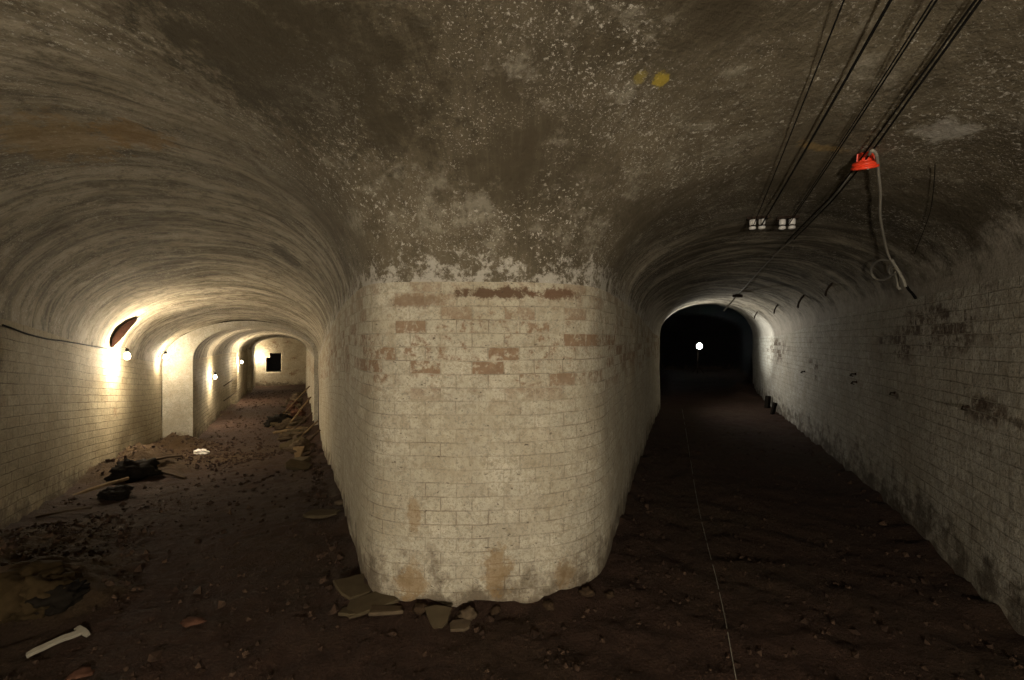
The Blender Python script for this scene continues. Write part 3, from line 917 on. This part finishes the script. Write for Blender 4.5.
lay('stone', rock_verts(9, .09, .07, .05), m_stone, gp(340, 505), (0, 0, 0), 'small stone against the pier wall behind the lone flat slab', 'stone', smooth=True)
for k, (px, py, sz, lab) in enumerate(((420, 611, .07, 'brown clod between the flat slabs and the wedge-shaped tile'), (495, 612, .05, 'brown clod under the middle of the pier front'), (548, 607, .055, 'brown clod under the right rust stain of the pier'), (586, 594, .07, 'clod at the right corner of the pier foot'), (610, 596, .05, 'flat clod out from the right corner of the pier foot'))):
    lay('clod', rock_verts(20 + k, sz * 1.1, sz * .8, sz * .55, .6), m_clod, gp(px, py), (0, 0, k), lab, 'clod', 'clods along the pier foot', smooth=True)

# lower left corner
lay('broken_board', plank_verts(31, .21, .028, .02, .03), m_pale, gp(57, 645), (.3, -.05, .9), 'pale splintered board lying on the dark earth in the near left corner', 'board')
lay('splinter', plank_verts(32, .10, .025, .015, .06), m_pale, gp(82, 634), (.3, .2, -.3), 'short pale splinter across the end of the splintered board', 'splinter')
lay('brick_fragment', rock_verts(33, .08, .06, .04, .4), m_brickbit, gp(81, 675), (0, 0, .3), 'reddish brick fragment on the ground below the splintered board', 'brick', sink=.5, smooth=True)
lay('brick_fragment', rock_verts(34, .11, .06, .03, .4), m_brickbit, gp(194, 622), (0, .1, .2), 'flat reddish brick fragment on open earth before the pier', 'brick', sink=.5, smooth=True)
lay('clod', rock_verts(35, .34, .28, .20, .3), plain('yellow_clod', (.034, .023, .011), .95, .5, 16), gp(16, 606), (0, 0, .6), 'biggest mossy yellow clod at the near left edge', 'clod', smooth=True)
lay('clod', rock_verts(36, .20, .18, .17, .3), bpy.data.materials['yellow_clod'], gp(43, 607), (0, .2, .1), 'smaller mossy yellow clod beside the biggest one', 'clod', smooth=True)
lay('clod', rock_verts(37, .20, .16, .12, .3), m_lump, gp(60, 603), (0, 0, 1), 'black clod beside the two mossy yellow clods', 'clod', smooth=True)
lay('log', plank_verts(38, .5, .07, .06, .05), m_wooddark, gp(32, 580), (.3, .05, .15), 'dark length of timber lying behind the mossy clods', 'timber')

# heap against the left wall
lay('black_lump', rock_verts(41, .40, .32, .22, .4), m_lump, gp(135, 477), (0, .1, .5), 'ragged black lump on the sandy heap below the brightest bulb', 'lump', smooth=True)
lay('black_lump', rock_verts(42, .24, .2, .11, .4), m_lump, gp(115, 497), (0, 0, .2), 'smaller black lump at the front of the sandy heap', 'lump', smooth=True)
lay('plank', plank_verts(43, .62, .035, .03, .03), m_wood, gp(97, 492), (.2, -.1, 1.2), 'thin stick slanting down the left side of the sandy heap', 'stick')
lay('plank', plank_verts(44, .7, .04, .03, .06), m_wooddark, gp(152, 466), (.2, -.12, .75), 'bent stick along the top of the sandy heap towards the buttress', 'stick')
lay('plank', plank_verts(45, .8, .05, .03, .04), m_wooddark, gp(162, 476), (.1, .05, -.25), 'dark stick lying across the heap under the buttress', 'stick')
lay('paper_scrap', rock_verts(46, .16, .10, .07, .8), plain('white_paper', (.75, .72, .68), .7, .2, 20), gp(201, 454), (0, .2, .3), 'crumpled white scrap on the ground by the foot of the buttress', 'scrap')
lay('plank', plank_verts(47, .5, .035, .02, .03), m_wooddark, gp(60, 516), (.1, -.1, .35), 'thin stick on the earth close to the near left wall', 'stick')

# rubble heap along the pier side of the lamp-lit tunnel
rnd = random.Random(3)
mats = [m_slate, m_stone, m_slate, m_wood, m_brickbit]
k = 0
spots = []
for i in range(64):
    t = (i + .5) / 64
    py = 468 - 74 * t ** .75
    edge = 325 - 10 * (468 - py) / 74 - (6 if py < 420 else 0)
    wdt = 8 + 30 * math.sin(math.pi * min(1, t * 1.15)) + 3
    px = edge - 4 - wdt * rnd.random()
    spots.append((px, py))
for i, (px, py) in enumerate(spots):
    x, y = gp(px, py)
    d, _ = wall_dist(x, y)
    if d < .36: x -= (.40 - d) * .9; y -= (.40 - d) * .44
    sc = rnd.uniform(.75, 1.3)
    typ = rnd.random()
    rot = (rnd.uniform(-.35, .35), rnd.uniform(-.3, .3), rnd.uniform(0, 3.1))
    if typ < .5:
        lay('rubble_slab', slab_verts(100 + i, .40 * sc, .25 * sc, .055 * sc), rnd.choice([m_slate, m_slate, m_stone]), (x, y), rot, 'flat broken slab in the rubble heap along the pier side of the lamp-lit tunnel', 'slab', 'slabs in the rubble heap along the pier', z=None)
    elif typ < .72:
        lay('rubble_stone', rock_verts(100 + i, .28 * sc, .22 * sc, .18 * sc, .4), rnd.choice([m_stone, m_stone, m_brickbit]), (x, y), rot, 'rough brown stone in the rubble heap along the pier side of the lamp-lit tunnel', 'stone', 'stones in the rubble heap along the pier', smooth=True)
    else:
        lay('rubble_board', plank_verts(100 + i, .62 * sc, .085 * sc, .03, .02), rnd.choice([m_wood, m_wood, m_wooddark]), (x, y), rot, 'broken wooden board in the rubble heap along the pier side of the lamp-lit tunnel', 'board', 'boards in the rubble heap along the pier')
lay('rubble_lump', rock_verts(61, .55, .4, .28, .4), m_lump, gp(279, 425), (0, 0, .4), 'dark rounded lump at the open edge of the rubble heap', 'lump', smooth=True)
lay('plank', plank_verts(62, .8, .13, .04, .02), m_wood, gp(291, 432), (.1, -.1, .35), 'pale broken plank lying out from the rubble heap beside the dark lump', 'plank')

# boards leaning against the pier wall
def lean(a, b, w, mat, label):
    A_, B_ = Vector(a), Vector(b)
    V, Fc = plank_verts(int(w * 1000) + int(abs(a[0]) * 10), (B_ - A_).length, w, .03, .01)
    R = (B_ - A_).to_track_quat('X', 'Z').to_matrix()
    o = link('leaning_board', [R @ v for v in V], Fc, mat, smooth=False)
    o.location = (A_ + B_) / 2
    return tag(o, label, 'board', 'boards leaning on the pier wall')
def on_pier(t, h):
    """t metres along the pier side of the sloping tunnel from its corner"""
    i = int(np.argmin(np.abs(np.hypot(PW[:, 0] + 1.05, PW[:, 1] - 2.93) - t) + (PW[:, 0] > -1) * 99)) if t < 8.5 else None
    if i is not None: b, nn = PW[i], nP[i]
    else:
        j = int(np.argmin(np.abs(np.hypot(PN[:, 0] + 1.05, PN[:, 1] - 2.93) - t))); b, nn = PN[j], nPN[j]
    return Vector((b[0], b[1], base_floor(b[0], b[1]) + h)), Vector((nn[0], nn[1], 0))
for k, (t, h, out, dt, w, m, lab) in enumerate((
        (10.6, .75, .6, -.3, .06, m_wood, 'long board leaning on the pier wall behind the rubble, reaching highest'),
        (9.2, .50, .55, -.5, .06, m_wooddark, 'dark board leaning on the pier wall across the rubble heap'),
        (8.0, .40, .4, .25, .05, m_wood, 'narrow board leaning steeply on the pier wall in the middle of the heap'),
        (6.6, .30, .3, .2, .06, m_wooddark, 'short dark board propped on the pier wall at the near end of the heap'),
        (12.2, .9, .8, .4, .05, m_wood, 'thin pole leaning out from the pier wall beyond the rubble heap'))):
    pb, nb = on_pier(t, h)
    pf, nf = on_pier(t + dt, 0)
    f_ = pf + nf * out
    f_.z = ground(f_.x, f_.y) + .02
    lean(f_, pb + nb * .04, w, m, lab)

# two upright bricks on the heap by the dark arch
for (px, py, w, h, lab, rz) in ((772, 404, .10, .30, 'thicker of two upright black stumps on the heap by the right wall', .1), (778.5, 406, .05, .27, 'thinner tilted black stump on the heap by the right wall', .35)):
    x, y = hit(px, py).xy
    x -= .10; 
    o = lay('stump', plank_verts(int(px), h, w, .08, .0), m_lump, (x, y), (0, -1.57 + rz, .3), lab, 'stump', 'stumps by the dark arch', sink=.1)

# loose grit: uncountable crumbs of earth and stone
def grit():
    def covered(x, y): return any(abs(x - a) < r_ and abs(y - b_) < r_ for a, b_, r_ in LAID)
    V, Fc = [], []; r = random.Random(11)
    spots = []
    while len(spots) < 2600:
        x, y = r.uniform(-5.5, 4.6), r.uniform(1.3, 7.5)
        if wall_dist(x, y)[0] < .09 or covered(x, y): continue
        if r.random() > 1.6 / (y - .2): continue
        spots.append((x, y))
    big = {}
    while len(spots) < 5200:
        x, y = r.uniform(-7, -.9) if r.random() < .9 else r.uniform(-.9, 4.4), r.uniform(1.4, 9)
        if wall_dist(x, y)[0] < .09 or covered(x, y): continue
        near = min(math.hypot(x - h[0], y - h[1]) / h[2] for h in HEAPS[:10])
        if near > 1.3 and wall_dist(x, y)[0] > .25 and r.random() > .10: continue
        big[len(spots)] = .008 + .026 * r.random() ** 2.2; spots.append((x, y))
    while len(spots) < 6400:                                # stones over the earth of the sloping tunnel
        t, o_ = r.uniform(4.5, 20), r.uniform(-2.4, -.1)
        x, y = -1.05 + DL.x * t + NL.x * o_, 2.93 + DL.y * t + NL.y * o_
        d_, rr = wall_dist(x, y)
        if d_ < .09 or rr > 3 or covered(x, y): continue
        big[len(spots)] = .010 + .04 * r.random() ** 2.5; spots.append((x, y))
    for k_, (x, y) in enumerate(spots):
        s = .006 + .014 * r.random() ** 3 + (.012 if r.random() < .015 else 0)
        s = big.get(k_, s); z = ground(x, y); b = len(V)
        q = Matrix.Rotation(r.uniform(0, 6), 3, Vector((r.random(), r.random(), r.random() + .1)).normalized())
        for c in ((1, 0, 0), (-1, 0, 0), (0, 1, 0), (0, -1, 0), (0, 0, 1), (0, 0, -1)):
            V.append(Vector((x, y, z + s * .2)) + q @ (Vector(c) * s * r.uniform(.6, 1.3)))
        for f in ((0, 2, 4), (2, 1, 4), (1, 3, 4), (3, 0, 4), (2, 0, 5), (1, 2, 5), (3, 1, 5), (0, 3, 5)): Fc.append([b + i for i in f])
    return V, Fc
m_grit = N('grit')
Pg = m_grit.coord(); m_grit = m_grit.done(m_grit.mix(m_grit.step(m_grit.noise(Pg, 9, 2), .4, .7), (.024, .013, .008), (.058, .034, .021)))
tag(link('grit', *grit(), m_grit, smooth=False), 'loose brown grit and crumbs of stone scattered over the earth floor', 'grit', kind='stuff')

# ------------------------------------------------------------------ lights
light('room_lamp', 'POINT', (.02, -1.8, 1.35), 440, (1, .90, .735), shadow_soft_size=.12)
light('side_passage_lamp', 'SPOT', (3.56, 10.22, 1.62), 480, (.97, 1, .95), (6.15, 10.5, 1.62), spot_size=math.radians(46), spot_blend=1., shadow_soft_size=.06)
light('side_passage_glow', 'SPOT', (3.56, 10.22, 1.7), 215, (1, .965, .88), (6.0, 8.9, 2.0), spot_size=math.radians(155), spot_blend=1., shadow_soft_size=.06)

w = bpy.data.worlds.new('World'); SC.world = w; w.use_nodes = True
w.node_tree.nodes['Background'].inputs[0].default_value = (.01, .009, .008, 1)
w.node_tree.nodes['Background'].inputs[1].default_value = .2

# ------------------------------------------------------------------ camera
cd = bpy.data.cameras.new('Camera'); co = bpy.data.objects.new('Camera', cd); COL.objects.link(co)
co.location = CAM; co.rotation_euler = (math.pi / 2, 0, 0)
cd.sensor_width = 36; cd.lens = F / 1024 * 36; cd.clip_start = .02
SC.camera = co
SC.cycles.sample_clamp_indirect = 2.0
SC.view_settings.view_transform = 'Standard'
SC.view_settings.look = 'None'
SC.view_settings.exposure = 0
SC.view_settings.gamma = 1
SC.view_settings.use_curve_mapping = False
